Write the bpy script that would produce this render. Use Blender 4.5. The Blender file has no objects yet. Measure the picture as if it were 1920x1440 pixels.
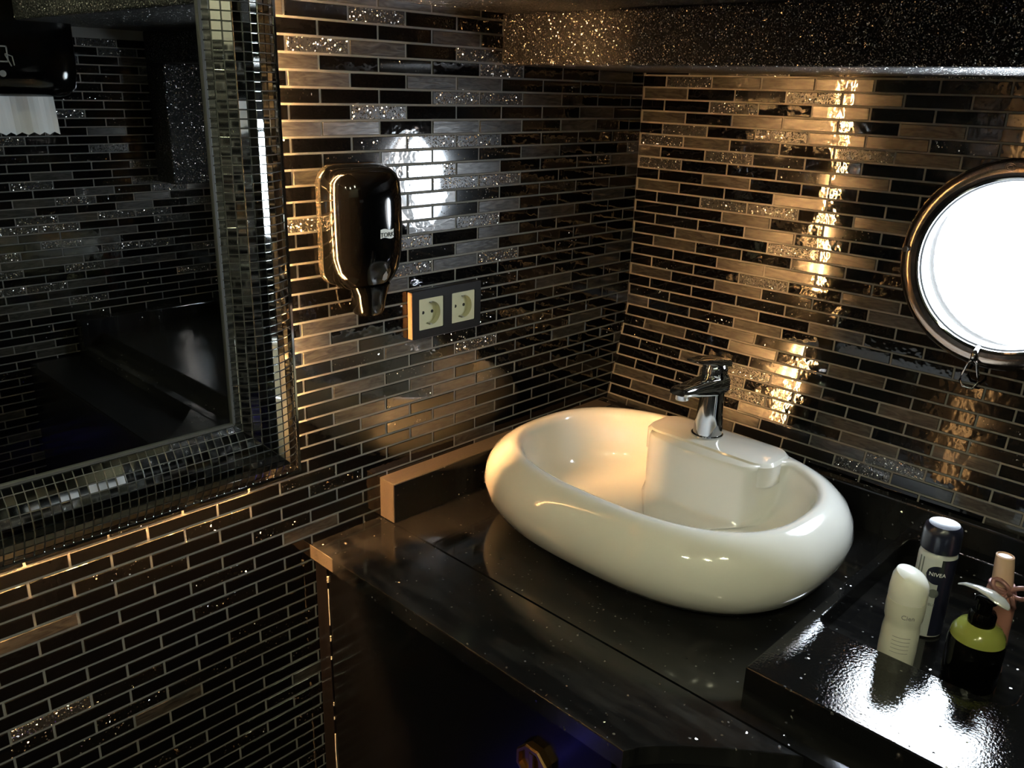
import bpy, bmesh, math, random
from mathutils import Matrix, Vector
random.seed(7)
PI = math.pi
ZO = 1.668                      # height of the reference tile joint above the floor
D = bpy.data
C = bpy.context.scene.collection

# ------------------------------------------------------------------ camera
F_PX = 1605.9
R_CAM = ((0.699104612621501, -0.7144556270004386, 0.02838833666757283),
         (-0.21530553587103748, -0.2482074662705238, -0.9444768816179951),
         (0.6818330197596966, 0.6541759784148126, -0.32734923618422634))
CAM = Vector((-1.43559, -1.04874, -0.09947 + ZO))
cd = D.cameras.new('camera'); cam = D.objects.new('camera', cd); C.objects.link(cam)
cd.sensor_width = 36.0; cd.lens = F_PX / 1920 * 36.0; cd.clip_start = 0.01
r, dn, fw = [Vector(v).normalized() for v in R_CAM]
m = Matrix((( r.x, -dn.x, -fw.x, CAM.x), (r.y, -dn.y, -fw.y, CAM.y), (r.z, -dn.z, -fw.z, CAM.z), (0, 0, 0, 1)))
cam.matrix_world = m
sc = bpy.context.scene
sc.camera = cam

def pix(p):
    q = Vector(p) - CAM
    d = q.dot(fw)
    if d < 0.02: return None
    return (960 + F_PX * q.dot(r) / d, 720 + F_PX * q.dot(dn) / d)

# ------------------------------------------------------------------ world, window light, exposure
w = D.worlds.new('world'); sc.world = w; w.use_nodes = True
bg = w.node_tree.nodes['Background']
bg.inputs['Color'].default_value = (0.78, 0.89, 1.0, 1)
bg.inputs['Strength'].default_value = 42.0
PH_S, PH_Z, PH_R = 0.700, -0.332, 0.125       # porthole centre along the right wall, its height, clear radius
YAW = -0.0091
def on_right(s, z, off=0.0):                    # a point on the right wall, off metres into the room
    return Vector((math.sin(YAW) * s - off * math.cos(YAW), -math.cos(YAW) * s - off * math.sin(YAW), z + ZO))
pl = D.lights.new('window_portal', 'AREA'); pl.shape = 'DISK'; pl.size = 2 * PH_R + .02
pl.cycles.is_portal = True
po = D.objects.new('window_portal', pl); C.objects.link(po)
po.location = on_right(PH_S, PH_Z, -0.085)
po.rotation_euler = (0, PI / 2, YAW)            # shines to -x, into the room
vs = sc.view_settings
sc.display_settings.display_device = 'sRGB'
vs.view_transform = 'Standard'; vs.look = 'None'; vs.gamma = 1.0; vs.use_curve_mapping = False
vs.exposure = 0.45
LED_W = 800.0                                     # warm strips behind the mirror
DOWN_W = 460.0                                   # ceiling downlights

# ------------------------------------------------------------------ materials
def mat(name, base, rough=.5, metal=0., spec=.5, coat=0., coat_r=.03, emit=None, es=0., trans=0., ior=1.45, sss=0.):
    mt = D.materials.new(name); mt.use_nodes = True
    b = mt.node_tree.nodes['Principled BSDF']
    b.inputs['Base Color'].default_value = (*base, 1)
    b.inputs['Roughness'].default_value = rough
    b.inputs['Metallic'].default_value = metal
    b.inputs['Specular IOR Level'].default_value = spec
    b.inputs['Coat Weight'].default_value = coat
    b.inputs['Coat Roughness'].default_value = coat_r
    b.inputs['Transmission Weight'].default_value = trans
    b.inputs['IOR'].default_value = ior
    if sss:
        b.inputs['Subsurface Weight'].default_value = sss
        b.inputs['Subsurface Radius'].default_value = (.01, .01, .006)
    if emit:
        b.inputs['Emission Color'].default_value = (*emit, 1)
        b.inputs['Emission Strength'].default_value = es
    return mt
def nodes(mt): return mt.node_tree.nodes, mt.node_tree.links, mt.node_tree.nodes['Principled BSDF']
def math_n(N, L, op, a, b=None):
    n = N.new('ShaderNodeMath'); n.operation = op
    for i, v in enumerate((a, b)):
        if v is None: continue
        if isinstance(v, (int, float)): n.inputs[i].default_value = v
        else: L.new(v, n.inputs[i])
    return n.outputs[0]
def add_bump(mt, scale, strength, dist=.002, detail=2., coat=False, stretch=None):
    N, L, b = nodes(mt)
    g = N.new('ShaderNodeNewGeometry'); t = N.new('ShaderNodeTexNoise')
    src = g.outputs['Position']
    if stretch:
        mp = N.new('ShaderNodeMapping'); mp.inputs['Scale'].default_value = stretch
        L.new(src, mp.inputs['Vector']); src = mp.outputs[0]
    L.new(src, t.inputs['Vector']); t.inputs['Scale'].default_value = scale; t.inputs['Detail'].default_value = detail
    bp = N.new('ShaderNodeBump'); bp.inputs['Strength'].default_value = strength; bp.inputs['Distance'].default_value = dist
    L.new(t.outputs['Fac'], bp.inputs['Height']); L.new(bp.outputs[0], b.inputs['Normal'])
    if coat: L.new(bp.outputs[0], b.inputs['Coat Normal'])
    return t
def glitter(name, base, flake, scale, dens, rough=.35, jit=.9, coat=.5, flake_r=.25, coat_r=.04, spec=.5):
    """dark paint or glass with metal flakes that each face their own way"""
    mt = mat(name, base, rough, spec=spec, coat=coat, coat_r=coat_r)
    N, L, b = nodes(mt)
    g = N.new('ShaderNodeNewGeometry'); v = N.new('ShaderNodeTexVoronoi'); v.inputs['Scale'].default_value = scale
    L.new(g.outputs['Position'], v.inputs['Vector'])
    sep = N.new('ShaderNodeSeparateColor'); L.new(v.outputs['Color'], sep.inputs[0])
    mask = math_n(N, L, 'LESS_THAN', sep.outputs[0], dens)
    vm = N.new('ShaderNodeVectorMath'); vm.operation = 'SUBTRACT'; vm.inputs[1].default_value = (.5, .5, .5)
    wn = N.new('ShaderNodeTexWhiteNoise'); L.new(v.outputs['Color'], wn.inputs['Vector'])
    L.new(wn.outputs['Color'], vm.inputs[0])
    sl = N.new('ShaderNodeVectorMath'); sl.operation = 'SCALE'; sl.inputs['Scale'].default_value = jit * 2
    L.new(vm.outputs[0], sl.inputs[0])
    ml = N.new('ShaderNodeVectorMath'); ml.operation = 'SCALE'; L.new(sl.outputs[0], ml.inputs[0]); L.new(mask, ml.inputs['Scale'])
    ad = N.new('ShaderNodeVectorMath'); ad.operation = 'ADD'; L.new(ml.outputs[0], ad.inputs[0]); L.new(g.outputs['Normal'], ad.inputs[1])
    nm = N.new('ShaderNodeVectorMath'); nm.operation = 'NORMALIZE'; L.new(ad.outputs[0], nm.inputs[0])
    L.new(nm.outputs[0], b.inputs['Normal'])
    mx = N.new('ShaderNodeMix'); mx.data_type = 'RGBA'; L.new(mask, mx.inputs['Factor'])
    mx.inputs['A'].default_value = (*base, 1); mx.inputs['B'].default_value = (*flake, 1)
    L.new(mx.outputs['Result'], b.inputs['Base Color'])
    L.new(mask, b.inputs['Metallic'])
    mr = N.new('ShaderNodeMapRange'); L.new(mask, mr.inputs['Value']); mr.inputs['To Min'].default_value = rough; mr.inputs['To Max'].default_value = flake_r
    L.new(mr.outputs[0], b.inputs['Roughness'])
    return mt

M = {}
# grout: grey cement with a little unevenness
M['grout'] = mat('grout', (.195, .187, .175), .85)
t = add_bump(M['grout'], 900, .25, .0006)
# glass mosaic in four finishes
M['k'] = mat('black_glass', (.002, .002, .0023), .05, coat=.6, coat_r=.02); add_bump(M['k'], 40, .22, .002, coat=True)
M['s'] = glitter('black_glass_sparkle', (.003, .003, .003), (.85, .82, .76), 600, .035, .10, .8, coat=.9, flake_r=.2)
M['g'] = glitter('grey_glitter_glass', (.020, .020, .020), (.80, .78, .73), 620, .30, .30, .85, coat=.8, flake_r=.2)
M['m'] = mat('silver_foil_glass', (.30, .29, .275), .28, .45, coat=1., coat_r=.02)
N, L, b = nodes(M['m'])
g = N.new('ShaderNodeNewGeometry'); mp = N.new('ShaderNodeMapping'); mp.inputs['Scale'].default_value = (18, 18, 90)
L.new(g.outputs['Position'], mp.inputs['Vector'])
t = N.new('ShaderNodeTexNoise'); t.inputs['Scale'].default_value = 1.6; t.inputs['Detail'].default_value = 5; t.inputs['Distortion'].default_value = 1.4
L.new(mp.outputs[0], t.inputs['Vector'])
cr = N.new('ShaderNodeValToRGB'); L.new(t.outputs['Fac'], cr.inputs[0])
cr.color_ramp.elements[0].position = .3; cr.color_ramp.elements[0].color = (.018, .0175, .0165, 1)
cr.color_ramp.elements[1].position = .72; cr.color_ramp.elements[1].color = (.085, .082, .078, 1)
L.new(cr.outputs[0], b.inputs['Base Color'])
bp = N.new('ShaderNodeBump'); bp.inputs['Strength'].default_value = .12; bp.inputs['Distance'].default_value = .002
L.new(t.outputs['Fac'], bp.inputs['Height']); L.new(bp.outputs[0], b.inputs['Normal'])
t2 = N.new('ShaderNodeTexNoise'); t2.inputs['Scale'].default_value = 40; L.new(g.outputs['Position'], t2.inputs['Vector'])
bp2 = N.new('ShaderNodeBump'); bp2.inputs['Strength'].default_value = .15; bp2.inputs['Distance'].default_value = .002
L.new(t2.outputs['Fac'], bp2.inputs['Height']); L.new(bp2.outputs[0], b.inputs['Coat Normal'])
# sparkling black paint of the soffits
M['paint'] = glitter('sparkling_black_paint', (.006, .006, .0065), (.62, .60, .57), 760, .26, .55, .9, coat=.0, flake_r=.25, spec=.12)
N, L, b = nodes(M['paint'])
# black granite look of the worktop: polished with fine pale specks and wiped, dusty patches
def granite(name, rough, bump=None, dust=.0):
    mt = glitter(name, (.006, .006, .0065), (.45, .44, .42), 420, .007, rough, .45, coat=.25, coat_r=rough)
    N, L, b = nodes(mt)
    if dust:
        g = N.new('ShaderNodeNewGeometry'); mp = N.new('ShaderNodeMapping'); mp.inputs['Scale'].default_value = (26, 5, 1)
        L.new(g.outputs['Position'], mp.inputs['Vector'])
        t = N.new('ShaderNodeTexNoise'); t.inputs['Scale'].default_value = 1.0; t.inputs['Detail'].default_value = 7; t.inputs['Roughness'].default_value = .65
        L.new(mp.outputs[0], t.inputs['Vector'])
        mr = N.new('ShaderNodeMapRange'); L.new(t.outputs['Fac'], mr.inputs['Value'])
        mr.inputs['From Min'].default_value = .48; mr.inputs['From Max'].default_value = .85; mr.inputs['To Max'].default_value = dust
        src = b.inputs['Base Color'].links[0].from_socket
        mx = N.new('ShaderNodeMix'); mx.data_type = 'RGBA'; L.new(mr.outputs[0], mx.inputs['Factor']); L.new(src, mx.inputs['A'])
        mx.inputs['B'].default_value = (.16, .15, .14, 1); L.new(mx.outputs['Result'], b.inputs['Base Color'])
        s2 = b.inputs['Roughness'].links[0].from_socket
        L.new(math_n(N, L, 'ADD', s2, math_n(N, L, 'MULTIPLY', mr.outputs[0], 1.2)), b.inputs['Roughness'])
    if bump:
        g = N.new('ShaderNodeNewGeometry'); t = N.new('ShaderNodeTexNoise'); t.inputs['Scale'].default_value = bump[0]; t.inputs['Detail'].default_value = 3
        L.new(g.outputs['Position'], t.inputs['Vector'])
        bp = N.new('ShaderNodeBump'); bp.inputs['Strength'].default_value = bump[1]; bp.inputs['Distance'].default_value = .001
        L.new(t.outputs['Fac'], bp.inputs['Height']); L.new(b.inputs['Normal'].links[0].from_socket, bp.inputs['Normal'])
        L.new(bp.outputs[0], b.inputs['Normal']); L.new(bp.outputs[0], b.inputs['Coat Normal'])
    return mt
M['granite'] = granite('black_granite', .07, dust=.16)
M['granite_strip'] = granite('black_granite_wiped', .14, dust=.22)
M['ledge'] = granite('black_gloss_paint', .05, bump=(260, .20))
M['brown_edge'] = mat('brown_rough_edge', (.060, .047, .037), .6); add_bump(M['brown_edge'], 300, .5, .001)  # brown edging; at the worktop corner its colour carries the warm glow
M['cabinet'] = mat('black_lacquer', (.002, .002, .0026), .26, spec=.35, coat=.1, coat_r=.1); add_bump(M['cabinet'], 60, .08, .002)
M['filler'] = mat('dark_brown_lacquer', (.005, .004, .0045), .35, spec=.3, coat=.1, coat_r=.2)
M['caulk'] = mat('old_white_caulk', (.55, .52, .47), .7)
M['ceramic'] = mat('white_ceramic', (.78, .77, .73), .12, coat=1., coat_r=.03, spec=.5)
M['chrome'] = mat('chrome', (.70, .71, .72), .06, 1.)
M['brass'] = mat('aged_brass', (.45, .26, .10), .28, 1.)
M['mirror'] = mat('mirror_glass', (.62, .64, .62), .008, 1.)
M['mosaic'] = mat('mirror_mosaic', (.74, .76, .74), .035, 1.)
M['frame_grout'] = mat('frame_grout', (.10, .10, .10), .5, .3)
M['gloss_black'] = mat('glossy_black_plastic', (.0012, .0012, .0012), .08, spec=.35)
M['smoke'] = mat('dark_plastic', (.02, .018, .015), .15, coat=.5)
M['black_matt'] = mat('satin_black_frame', (.005, .005, .0055), .5, spec=.25)
M['frame_side'] = mat('warm_lit_side', (.25, .16, .10), .6)  # warm glow on the socket frame's left side, put into colour
M['cream'] = mat('cream_plastic', (.56, .55, .38), .35)
M['pin'] = mat('contact_metal', (.35, .33, .28), .3, 1.)
M['hole'] = mat('dark_hole', (.004, .004, .004), .8)
M['white_print'] = mat('white_print', (.8, .8, .78), .5)
M['black_print'] = mat('black_print', (.006, .006, .006), .5)
M['grey_print'] = mat('grey_print', (.25, .25, .25), .5)
M['bronze'] = mat('polished_bronze', (.62, .50, .42), .13, 1.); add_bump(M['bronze'], 140, .05, .001)
M['gasket'] = mat('rubber_gasket', (.03, .03, .03), .6)
M['paper'] = mat('white_paper', (.92, .92, .90), .9)
M['plain_tile'] = mat('dark_tiled_wall', (.01, .01, .01), .15)
N, L, b = nodes(M['plain_tile'])
g = N.new('ShaderNodeTexCoord'); bt = N.new('ShaderNodeTexBrick'); L.new(g.outputs['UV'], bt.inputs['Vector'])
bt.inputs['Scale'].default_value = 1.; bt.inputs['Brick Width'].default_value = .1; bt.inputs['Row Height'].default_value = .0215; bt.inputs['Mortar Size'].default_value = .001
bt.inputs['Color1'].default_value = (.008, .008, .008, 1); bt.inputs['Color2'].default_value = (.05, .05, .05, 1); bt.inputs['Mortar'].default_value = (.28, .27, .25, 1)
L.new(bt.outputs['Color'], b.inputs['Base Color'])
M['floor'] = mat('dark_floor', (.012, .012, .013), .25); add_bump(M['floor'], 80, .1)
M['ceil'] = mat('black_ceiling', (.010, .010, .011), .35); add_bump(M['ceil'], 90, .1)
M['led'] = mat('warm_led', (.9, .7, .4), .5, emit=(1., .52, .185), es=LED_W)
M['blue_tint_glow'] = mat('blue_tint_glow', (.2, .2, .6), .5, emit=(.10, .09, 1.), es=3.5)  # glow of the added strip, tints the low wall and cabinet
M['lamp'] = mat('downlight_lens', (.9, .9, .85), .5, emit=(1., .99, .64), es=DOWN_W)
M['deo_white'] = mat('ivory_plastic', (.66, .66, .58), .35, coat=.2, sss=.0)
M['deo_cap'] = mat('white_plastic', (.82, .82, .76), .3, coat=.2)
M['can'] = mat('pale_painted_can', (.52, .55, .53), .32, coat=.3)
M['navy'] = mat('navy_print', (.012, .014, .03), .3, coat=.4)
M['grey_swirl'] = mat('grey_swirl_print', (.16, .18, .17), .35, coat=.3)
M['pink'] = mat('dusty_pink_plastic', (.42, .19, .15), .3, coat=.4)
M['pink_cap'] = mat('peach_cap', (.66, .44, .31), .35, coat=.3)
M['ribbon'] = mat('rose_satin', (.30, .15, .14), .35, .2)
M['green'] = mat('olive_green_soap', (.42, .46, .10), .12, trans=.35, coat=.5, sss=.0)
M['clear'] = mat('clear_plastic', (.75, .78, .80), .08, .35, coat=1.)
# thin window pane: clear with a faint reflection
pm = D.materials.new('window_pane'); pm.use_nodes = True; N = pm.node_tree.nodes; L = pm.node_tree.links; N.clear()
o_ = N.new('ShaderNodeOutputMaterial'); mx = N.new('ShaderNodeMixShader'); tr = N.new('ShaderNodeBsdfTransparent'); gl = N.new('ShaderNodeBsdfGlossy')
gl.inputs['Roughness'].default_value = .03; mx.inputs[0].default_value = .06
L.new(tr.outputs[0], mx.inputs[1]); L.new(gl.outputs[0], mx.inputs[2]); L.new(mx.outputs[0], o_.inputs[0]); M['pane'] = pm

# ------------------------------------------------------------------ helpers
BASE = {}
def tag(o, label=None, cat=None, group=None, kind=None):
    for k, v in (('label', label), ('category', cat), ('group', group), ('kind', kind)):
        if v: o[k] = v
    return o
def thing(name, label, cat, loc, group=None):
    o = D.objects.new(name, None); C.objects.link(o); o.location = (loc[0], loc[1], loc[2] + ZO)
    o.empty_display_size = .05
    BASE[o] = Vector(o.location)
    return tag(o, label, cat, group)
def obj(name, bm, mt, parent=None, smooth=False, origin=None, keep=False):
    """bm holds local-frame metres (z from the reference joint); becomes ONE mesh object"""
    if parent is not None and not keep:
        base = BASE[parent] - Vector((0, 0, ZO))
    elif origin is not None: base = Vector(origin)
    else: base = Vector((0, 0, 0))
    if not keep: bmesh.ops.translate(bm, verts=bm.verts, vec=-base)
    me = D.meshes.new(name); bm.to_mesh(me); bm.free()
    if isinstance(mt, (list, tuple)):
        for x in mt: me.materials.append(M[x])
    else: me.materials.append(M[mt])
    if smooth:
        for p in me.polygons: p.use_smooth = True
        if smooth is not True:
            try: me.set_sharp_from_angle(angle=math.radians(smooth))
            except Exception: pass
    o = D.objects.new(name, me); C.objects.link(o)
    if parent is not None:
        o.parent = parent
        BASE[o] = BASE.get(parent, Vector((0, 0, 0)))
    elif not keep:
        o.location = base + Vector((0, 0, ZO)); BASE[o] = Vector(o.location)
    return o
def box(bm, x0, x1, y0, y1, z0, z1, bev=0., seg=2):
    mtx = Matrix.Translation(((x0 + x1) / 2, (y0 + y1) / 2, (z0 + z1) / 2)) @ Matrix.Diagonal((abs(x1 - x0), abs(y1 - y0), abs(z1 - z0), 1))
    vv = bmesh.ops.create_cube(bm, size=1., matrix=mtx)['verts']
    if bev:
        ed = list({e for v in vv for e in v.link_edges})
        bmesh.ops.bevel(bm, geom=ed, offset=bev, segments=seg, affect='EDGES', profile=.5)
    return bm
def B(*a, **k): return box(bmesh.new(), *a, **k)
def loft(bm, rings, cap0=True, cap1=True):
    """rings: lists of points of equal length, joined into one closed skin"""
    rv = [[bm.verts.new(p) for p in rg] for rg in rings]; n = len(rv[0])
    for a, b_ in zip(rv, rv[1:]):
        for i in range(n):
            j = (i + 1) % n
            bm.faces.new((a[i], a[j], b_[j], b_[i]))
    if cap0: bm.faces.new(rv[0][::-1])
    if cap1: bm.faces.new(rv[-1])
    bmesh.ops.recalc_face_normals(bm, faces=bm.faces)
    return bm
def sup(n, k):                                  # superellipse point list, exponent k
    out = []
    for i in range(n):
        t_ = 2 * PI * i / n; c_, s_ = math.cos(t_), math.sin(t_)
        out.append((math.copysign(abs(c_) ** (2 / k), c_), math.copysign(abs(s_) ** (2 / k), s_)))
    return out
def lathe(prof, cx, cy, z0, n=32, ax=1., ay=1., k=2., lean=(0, 0)):
    bm = bmesh.new(); sp = sup(n, k)
    h = prof[-1][1] or 1
    rings = [[(cx + lean[0] * z_ + p[0] * r_ * ax, cy + lean[1] * z_ + p[1] * r_ * ay, z0 + z_) for p in sp] for r_, z_ in prof]
    return loft(bm, rings)
def tube(bm, pts, rad, n=10, closed=False):
    pts = [Vector(p) for p in pts]; rings = []
    up = Vector((0, 0, 1))
    for i, p in enumerate(pts):
        if closed: t_ = pts[(i + 1) % len(pts)] - pts[i - 1]
        else: t_ = pts[min(i + 1, len(pts) - 1)] - pts[max(i - 1, 0)]
        t_.normalize()
        a = t_.cross(up)
        if a.length < .05: a = t_.cross(Vector((1, 0, 0)))
        a.normalize(); b_ = t_.cross(a)
        rr = rad[i] if isinstance(rad, (list, tuple)) else rad
        rings.append([p + (a * math.cos(2 * PI * q / n) + b_ * math.sin(2 * PI * q / n)) * rr for q in range(n)])
    if closed: rings.append(rings[0])
    if not closed: return loft(bm, rings)
    rv = [[bm.verts.new(p) for p in rg] for rg in rings[:-1]]
    for a, b_ in zip(rv, rv[1:] + rv[:1]):
        for i in range(n): bm.faces.new((a[i], a[(i + 1) % n], b_[(i + 1) % n], b_[i]))
    bmesh.ops.recalc_face_normals(bm, faces=bm.faces)
    return bm
def prism(outline, z0, z1, holes=(), bev=0.):
    """flat slab from an outline (and holes) in the xy plane"""
    bm = bmesh.new(); ed = []
    for lp in [outline, *holes]:
        vv = [bm.verts.new((p[0], p[1], z0)) for p in lp]
        ed += [bm.edges.new((vv[i], vv[(i + 1) % len(vv)])) for i in range(len(vv))]
    bmesh.ops.triangle_fill(bm, use_beauty=True, use_dissolve=True, edges=ed)
    fs = list(bm.faces)
    ex = bmesh.ops.extrude_face_region(bm, geom=fs)
    bmesh.ops.translate(bm, verts=[v for v in ex['geom'] if isinstance(v, bmesh.types.BMVert)], vec=(0, 0, z1 - z0))
    bmesh.ops.recalc_face_normals(bm, faces=bm.faces)
    if bev:
        es = [e for e in bm.edges if e.is_manifold and e.calc_face_angle(0) > .7 and all(v.co.z > (z0 + z1) / 2 for v in e.verts)]
        bmesh.ops.bevel(bm, geom=es, offset=bev, segments=2, affect='EDGES', profile=.5)
    return bm
def rrect(x0, x1, y0, y1, rad, n=6):
    out = []
    for cx, cy, a0 in ((x1 - rad, y1 - rad, 0), (x0 + rad, y1 - rad, PI / 2), (x0 + rad, y0 + rad, PI), (x1 - rad, y0 + rad, 1.5 * PI)):
        out += [(cx + rad * math.cos(a0 + PI / 2 * i / n), cy + rad * math.sin(a0 + PI / 2 * i / n)) for i in range(n + 1)]
    return out
def text_mesh(txt, size, extrude=.0003, space=1.):
    cu = D.curves.new('lettering', 'FONT'); cu.body = txt; cu.size = size; cu.extrude = extrude; cu.align_x = 'CENTER'; cu.align_y = 'CENTER'; cu.space_character = space
    cu.resolution_u = 3
    o = D.objects.new('lettering', cu); C.objects.link(o)
    bpy.context.view_layer.update()
    me = D.meshes.new_from_object(o.evaluated_get(bpy.context.evaluated_depsgraph_get()))
    bm = bmesh.new(); bm.from_mesh(me)
    D.objects.remove(o); D.curves.remove(cu); D.meshes.remove(me)
    return bm

# ------------------------------------------------------------------ mosaic tiles
PX, PZ = .100, .0215056
JX, JZ, TH, BV = .0030, .0030, .0011, .0008
_tm = {}
def tile_bm(wd, ht, th=TH, bv=BV, bm=None, mtx=None):
    bm = bm or bmesh.new()
    def ring(hx, hz, y): return [(-hx, y, -hz), (hx, y, -hz), (hx, y, hz), (-hx, y, hz)]
    rings = [ring(wd / 2, ht / 2, .001), ring(wd / 2, ht / 2, -(th - bv)), ring(wd / 2 - bv, ht / 2 - bv, -th)]
    rv = [[bm.verts.new(mtx @ Vector(p) if mtx else p) for p in rg] for rg in rings]
    for a, b_ in zip(rv, rv[1:]):
        for i in range(4): bm.faces.new((a[i], a[(i + 1) % 4], b_[(i + 1) % 4], b_[i]))
    bm.faces.new(rv[-1])
    return bm
def tile_mesh(wd, ht, kind):
    key = (round(wd, 4), round(ht, 4), kind)
    if key not in _tm:
        bm = tile_bm(wd, ht); me = D.meshes.new('mosaic_tile'); bm.to_mesh(me); bm.free(); me.materials.append(M[kind]); _tm[key] = me
    return _tm[key]
def pick(): return random.choices('ksgm', (.58, .22, .08, .12))[0]
def place_tiles(wall, cells, limit=300):
    """cells: (kind, width, height, matrix local to wall). Largest in the picture become objects, the rest one part each finish"""
    rated = []
    for k, wd, ht, mx, vis in cells:
        wm = wall.matrix_basis @ mx
        cs = [pix(wm @ Vector((sx * wd / 2, 0, sz * ht / 2))) for sx, sz in ((-1, -1), (1, -1), (1, 1), (-1, 1))]
        area = 0
        if all(cs) and vis:
            a = abs(sum(cs[i][0] * cs[(i + 1) % 4][1] - cs[(i + 1) % 4][0] * cs[i][1] for i in range(4))) / 2
            ins = any(-20 < p[0] < 1940 and -20 < p[1] < 1460 for p in cs)
            area = a if ins else 0
        if vis == 2: area = 1 + random.random() * .1 + 500
        rated.append((area, k, wd, ht, mx))
    rated.sort(key=lambda q: -q[0])
    rest = {}
    for i, (area, k, wd, ht, mx) in enumerate(rated):
        tl = Matrix.Rotation(random.gauss(0, .0045), 4, 'X') @ Matrix.Rotation(random.gauss(0, .0045), 4, 'Z')
        m2 = mx @ tl
        if i < limit and area > 0:
            o = D.objects.new('mosaic_tile', tile_mesh(wd, ht, k)); C.objects.link(o); o.parent = wall; o.matrix_local = m2
        else:
            rest.setdefault(k, bmesh.new()); tile_bm(wd, ht, bm=rest[k], mtx=m2)
    for k, bm in rest.items():
        bmesh.ops.recalc_face_normals(bm, faces=bm.faces)
        o = obj('mosaic_tile_field', bm, k, wall, keep=True); o['kind'] = 'stuff'

# finishes read off the photograph: row -> {left joint column: finish}
def rows(txt):
    d = {}
    for ln in txt.strip().splitlines():
        r_, st, codes = ln.split()
        for i, ch in enumerate(codes):
            if ch != '.': d[(int(r_), float(st) + i)] = ch
    return d
W1K = rows('''-1 -.5 kmmmk
0 -1 mkgkkkkk
1 -.5 kkkmkkks
2 -1 kgmkgkkk
3 -.5 mksk gkkmk'''.replace('mksk gkkmk', 'mkskgkkmk') + '''
4 -1 kmkmmkskk
5 -.5 skkggmkkk
6 -1 kkgkkkkmk
7 -.5 mmkmmsmkk
8 -1 sksggkkks
9 -.5 ksmssmkkg
10 -1 kmkgmkksm
11 -.5 kkmggkkkm
12 -1 kksmskkkk
13 -.5 gkmsmkkmk
14 -1 kkkmgkmkk
15 -.5 ksgkmkkk
16 -1 kkksmkskk
17 -.5 kkgmgkskm
18 -1 kkmkkkkkm
19 -.5 ksksskkmk
20 -1 kmkkskmks
21 -.5 mkkkkksmk
22 -1 kmkkskkks
23 -.5 ksmskskkm
24 -1 kkkkgkkmk
25 -.5 kmsmkkmkk
26 -1 kkkmkkkks
27 -.5 kmsmskkkm
28 -1 kkmkmkkkk
29 -.5 kksmkkkks
30 -1 kkkmmkkkk
31 -.5 skkkkkkkk
32 -1 kskkmkkkk
33 -.5 kkkkmkkk
34 -4 ksksksk''')
W2K = rows('''0 -.5 kgmmmkkk
1 0 mksgmkkk
2 -.5 kkgkmkks
3 0 mkmmkmkk
4 -.5 kgkgmmsk
5 0 gmskgmkk
6 -.5 mkgskkkk
7 0 gkksmkkk
8 -.5 kkmkkkkk
9 0 mkkmkkkk
10 -.5 kkggkmkk
11 0 kkmkskkk
12 -.5 kskmkkkk
13 0 kmkgmkkk
14 -.5 kmskskkk
15 0 kkmmkkkk
16 -.5 kskgkmkk
17 0 mkmskmkk
18 -.5 kkksskkk
19 0 skmkmkkk
20 -.5 mksmkkkk
21 0 kkmskkkk
22 -.5 smkmkmkk
23 0 kkkskkks
24 -.5 ksmgmkmk
25 0 kkgkkkks
26 -.5 sksgkmkm
27 0 mkkmkmkk
28 -.5 kmmmkmgk
29 0 kkmkkgkm''')
W3K = rows('''-1 -1.5 kmkkk
0 -1 gksgkm
1 -1.5 kkmsgmk
2 -1 mgsmskk
3 -1.5 mkkmsgk
4 -1 gmggkmk
5 -1.5 ggkkgkm
6 -2 mkkmkkk
7 -1.5 kgmkkks
8 -2 gkkggkk
9 -1.5 mmkkkgk
10 -1 kgmmkkk
11 -1.5 kkkkskk
12 -2 ggmkkgk
13 -1.5 kkkskkk
14 -1 mgkkksk
15 -1.5 mkkkkkk
16 -1 ksksk''')

# ------------------------------------------------------------------ room shell
X_END, Y_END, Z_FLOOR, Z_CEIL = -2.15, -1.408, -ZO, .36
T_LOW = .2383                                    # lower right wall leans into the room
R20 = -3.2746; HINGE = -(21 - R20) * PZ          # height of the crease in the right wall
def zrow2(r_): return -(r_ - R20) * PZ

bm = bmesh.new()
box(bm, X_END - .06, .08, .0, .06, Z_FLOOR, Z_CEIL + .05)
wall_left = tag(obj('wall_left', bm, 'grout', origin=(0, 0, 0)), 'black and silver glass mosaic wall with the mirror, soap dispenser and sockets', 'wall', kind='structure')
XC = -.787696                                    # column 0 joint of the left wall
cells = []
MIR_X1, MIR_Z0 = -.826, -.637                    # outer edge of the mirror frame
for r_ in range(-2, 74):
    z = -(r_ + .5) * PZ
    st = -15 if r_ % 2 == 0 else -15.5
    for q in range(26):
        c0 = st + q
        x0 = XC + c0 * PX + JX / 2; x1 = x0 + PX - JX
        if x1 > -.0008: x1 = -.0008
        if x1 - x0 < .006 or x0 < X_END: continue
        if x0 > -1.68 and x1 < MIR_X1 - .07 and z > MIR_Z0 + .06 and z < .2: continue      # behind the mirror
        k = W1K.get((r_, c0)) or pick()
        if r_ > 34 and k == 'm' and random.random() < .7: k = 'k'
        if r_ > 34 and k == 'g' and random.random() < .7: k = 's'
        hidden = (z < -.80 and x0 > -.79) or z > .03
        cells.append((k, x1 - x0, PZ - JZ, Matrix.Translation(((x0 + x1) / 2, 0, z)), 0 if hidden else 1))
place_tiles(wall_left, cells)

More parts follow.
